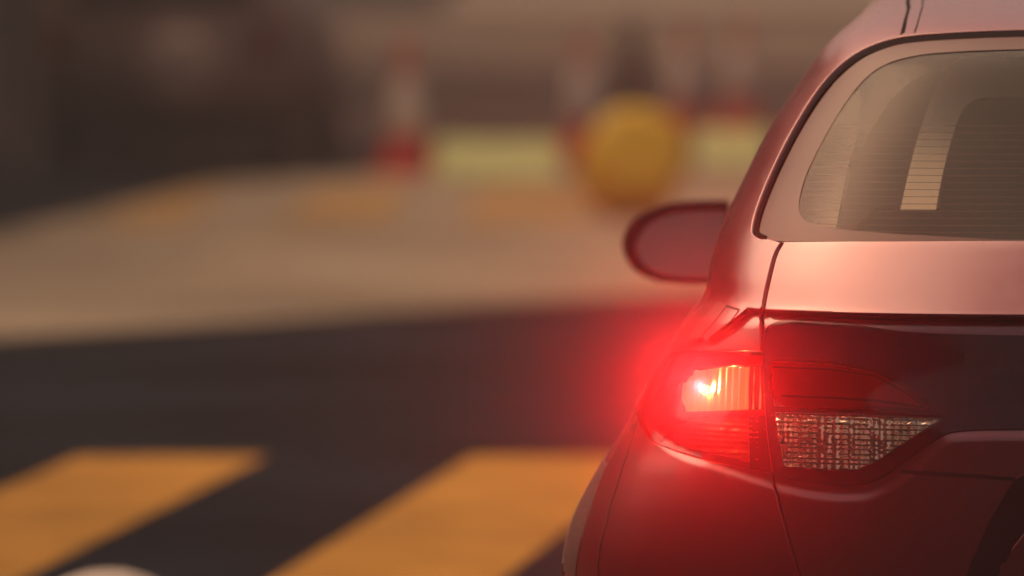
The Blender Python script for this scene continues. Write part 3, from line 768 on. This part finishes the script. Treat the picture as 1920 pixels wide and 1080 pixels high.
# dark off-road car parked far left, seen from behind
def suv():
    g = ground(300, 318); t = thing('parked_car', 'brown boxy car parked at far left with a pale round spare wheel cover', 'car', g, R(-6))
    bm = bmesh.new()
    side = smooth_poly([(0, .2), (4.1, .2), (4.15, .85), (3.1, 1.05), (2.6, 1.65), (.25, 1.72), (0.03, 1.1)], 1, True)
    prism(bm, side, -.88, .88, lambda a, b, h: (h, a, b)); bmesh.ops.recalc_face_normals(bm, faces=bm.faces)
    bmesh.ops.bevel(bm, geom=bm.edges[:], offset=.04, segments=2, affect='EDGES'); obj('body', bm, 'suv', t, True)
    bm = bmesh.new(); box(bm, (0, .085, 1.38), (1.35, .03, .38), Matrix.Rotation(R(-12), 4, 'X'), .01); obj('rear_window', bm, 'suv_glass', t)
    for s in (-1, 1):
        bm = bmesh.new(); box(bm, (s * .78, .0, .92), (.14, .05, .28), bev=.015); obj('tail_lamp', bm, 'red_dark_lens', t)
    bm = bmesh.new(); box(bm, (0, -.06, .30), (1.74, .16, .22), bev=.03); obj('bumper', bm, 'black', t)
    bm = bmesh.new(); lathe(bm, [(0, .10), (.24, .10), (.27, .07), (.28, 0), (.26, -.08), (0, -.09)], 36, Matrix.Translation((0.16, -.12, .72)) @ Matrix.Rotation(R(90), 4, 'X')); obj('wheel_cover', bm, 'cover', t, True)
    for y in (.75, 3.2):
        for s in (-1, 1):
            e = bpy.data.objects.new('wheel', None); COL.objects.link(e); e.parent = t; e.location = (s * .78, y, .35); e.rotation_euler = (0, R(90), 0)
            bm = bmesh.new(); lathe(bm, [(.2, -.1), (.33, -.1), (.35, -.07), (.35, .07), (.33, .1), (.2, .1), (.2, -.1)], 32); obj('tyre', bm, 'tyre', e, True)
            bm = bmesh.new(); lathe(bm, [(0, .06 * s), (.2, .09 * s)], 24); obj('rim', bm, 'alloy', e)
suv()
# pole at far left
g = ground(40, 330); t = thing('lamp_post', 'grey steel post standing at the left edge of the photo', 'post', g)
bm = bmesh.new(); lathe(bm, [(.12, 0), (.12, .03), (.08, .05), (.07, .6), (.055, 4.6), (0, 4.62)], 20); obj('pole', bm, 'steel', t, True)
bm = bmesh.new(); box(bm, (.4, 0, 4.6), (.9, .14, .08), bev=.03); obj('lamp_head', bm, 'steel', t)
# concrete dome bollard at the bottom left, near side of the crossing
p = at(205, 1068, 16.2); t = bmesh.new()
lathe(t, [(.175, 0), (.175, .04), (.17, p.z * .5), (.15, p.z * .75), (.11, p.z * .92), (.05, p.z * .99), (0, p.z)], 32)
o = obj('stone_bollard', t, 'concrete', None, True); o.location = (p.x, p.y, 0); tag(o, 'pale rounded stone bollard at the bottom left corner', 'bollard')

# ------------------------------------------------------------------ unseen buildings and a tree, added to darken reflections and shade the road
def added_building(x0, x1, y0, y1, h, face, label):  # unseen block, added for dark reflections and shade
    t = thing('building', label, 'building', ((x0 + x1) / 2, (y0 + y1) / 2, 0)); sx, sy = x1 - x0, y1 - y0
    bm = bmesh.new(); box(bm, (0, 0, h / 2), (sx, sy, h)); obj('wall', bm, 'render_wall', t)
    bm = bmesh.new(); box(bm, (0, 0, h + .15), (sx + .5, sy + .5, .3)); obj('roof', bm, 'steel', t)
    L = sy if face[0] else sx; n = int(L // 3.4)
    for k in range(n):
        for z in np.arange(1.7, h - 1.2, 3.2):
            a = -L / 2 + (k + .5) * L / n
            c = (face[0] * sx / 2, a, z) if face[0] else (a, face[1] * sy / 2, z)
            bm = bmesh.new(); box(bm, c, (.16 if face[0] else 1.5, 1.5 if face[0] else .16, 1.7)); f = obj('window', bm, 'kerb', t)
            bm = bmesh.new(); box(bm, c, (.18 if face[0] else 1.3, 1.3 if face[0] else .18, 1.5)); obj('pane', bm, 'suv_glass', f)  # pane of the added unseen building
def tree(x, y, label):  # unseen tree, added to darken the left stripes
    t = thing('street_tree', label, 'tree', (x, y, 0)); rg = random.Random(9)
    bm = bmesh.new(); lathe(bm, [(.20, 0), (.16, .3), (.13, 2.0), (.09, 3.6), (.04, 5.2), (0, 5.6)], 14)
    for k in range(7):
        a = k * 2.4; z0 = 2.6 + k * .35; d = Vector((math.cos(a), math.sin(a), .8)).normalized(); q = d.to_track_quat('Z', 'Y').to_matrix().to_4x4()
        lathe(bm, [(.055, 0), (.035, .9), (.0, 1.8)], 8, Matrix.Translation((0, 0, z0)) @ q)
    obj('trunk', bm, 'bark', t, True)
    bm = bmesh.new(); cl = [(Vector((rg.gauss(0, .95), rg.gauss(0, .95), 5 + rg.gauss(0, .75))), rg.uniform(.45, .95)) for _ in range(34)]
    for k in range(9000):
        c0, r0 = cl[k % 34]; d = Vector((rg.gauss(0, 1), rg.gauss(0, 1), rg.gauss(0, 1))).normalized(); c = c0 + d * r0 * rg.random() ** .4
        u = d.cross(Vector((rg.random(), rg.random(), rg.random()))).normalized(); v_ = u.cross(d) * .09 + d * .05
        bm.faces.new([bm.verts.new(c - u * .045), bm.verts.new(c + v_ * .5 + u * .03), bm.verts.new(c + v_ * 1.3), bm.verts.new(c - u * .05 + v_ * .7)])
    obj('crown', bm, 'leaf', t)
tree(-4.1, 21.8, 'leafy street tree left of the crossing, shading its left stripes')
M['render_wall'] = mat('dark_render', (0.09, 0.065, 0.055), 0.9, noise=0.15, scale=1.5)
added_building(-20, -6.8, -20, 13, 9, (1, 0), 'dark rendered building on the left, level with and behind the car')
added_building(-16, -7.2, 13.5, 30, 4.2, (1, 0), 'low dark rendered building between the two tall ones on the left')
added_building(-20, -6.8, 31, 110, 9.5, (1, 0), 'long dark rendered building on the left side of the street')
added_building(12, 26, -20, 70, 8, (-1, 0), 'long dark rendered building on the right side of the street')
added_building(-40, 40, -40, -30, 8, (0, 1), 'dark rendered building closing the street behind the camera')

# ------------------------------------------------------------------ haze
bm = bmesh.new(); box(bm, (0, 600, 8), (2000, 2000, 18)); hz = obj('haze', bm, None); hz['kind'] = 'stuff'
hm = bpy.data.materials.new('haze'); hm.use_nodes = True; t = hm.node_tree; t.nodes.clear()
ho = t.nodes.new('ShaderNodeOutputMaterial'); ad = t.nodes.new('ShaderNodeAddShader')
for k, (den, g_, c) in enumerate(((.0022, .0, (.8, .88, 1)), (.007, .988, (1, 1, 1)))):
    v = t.nodes.new('ShaderNodeVolumePrincipled'); v.inputs['Density'].default_value = den; v.inputs['Anisotropy'].default_value = g_; v.inputs['Color'].default_value = (*c, 1)
    t.links.new(v.outputs[0], ad.inputs[k])
t.links.new(ad.outputs[0], ho.inputs['Volume'])
hz.data.materials.append(hm)
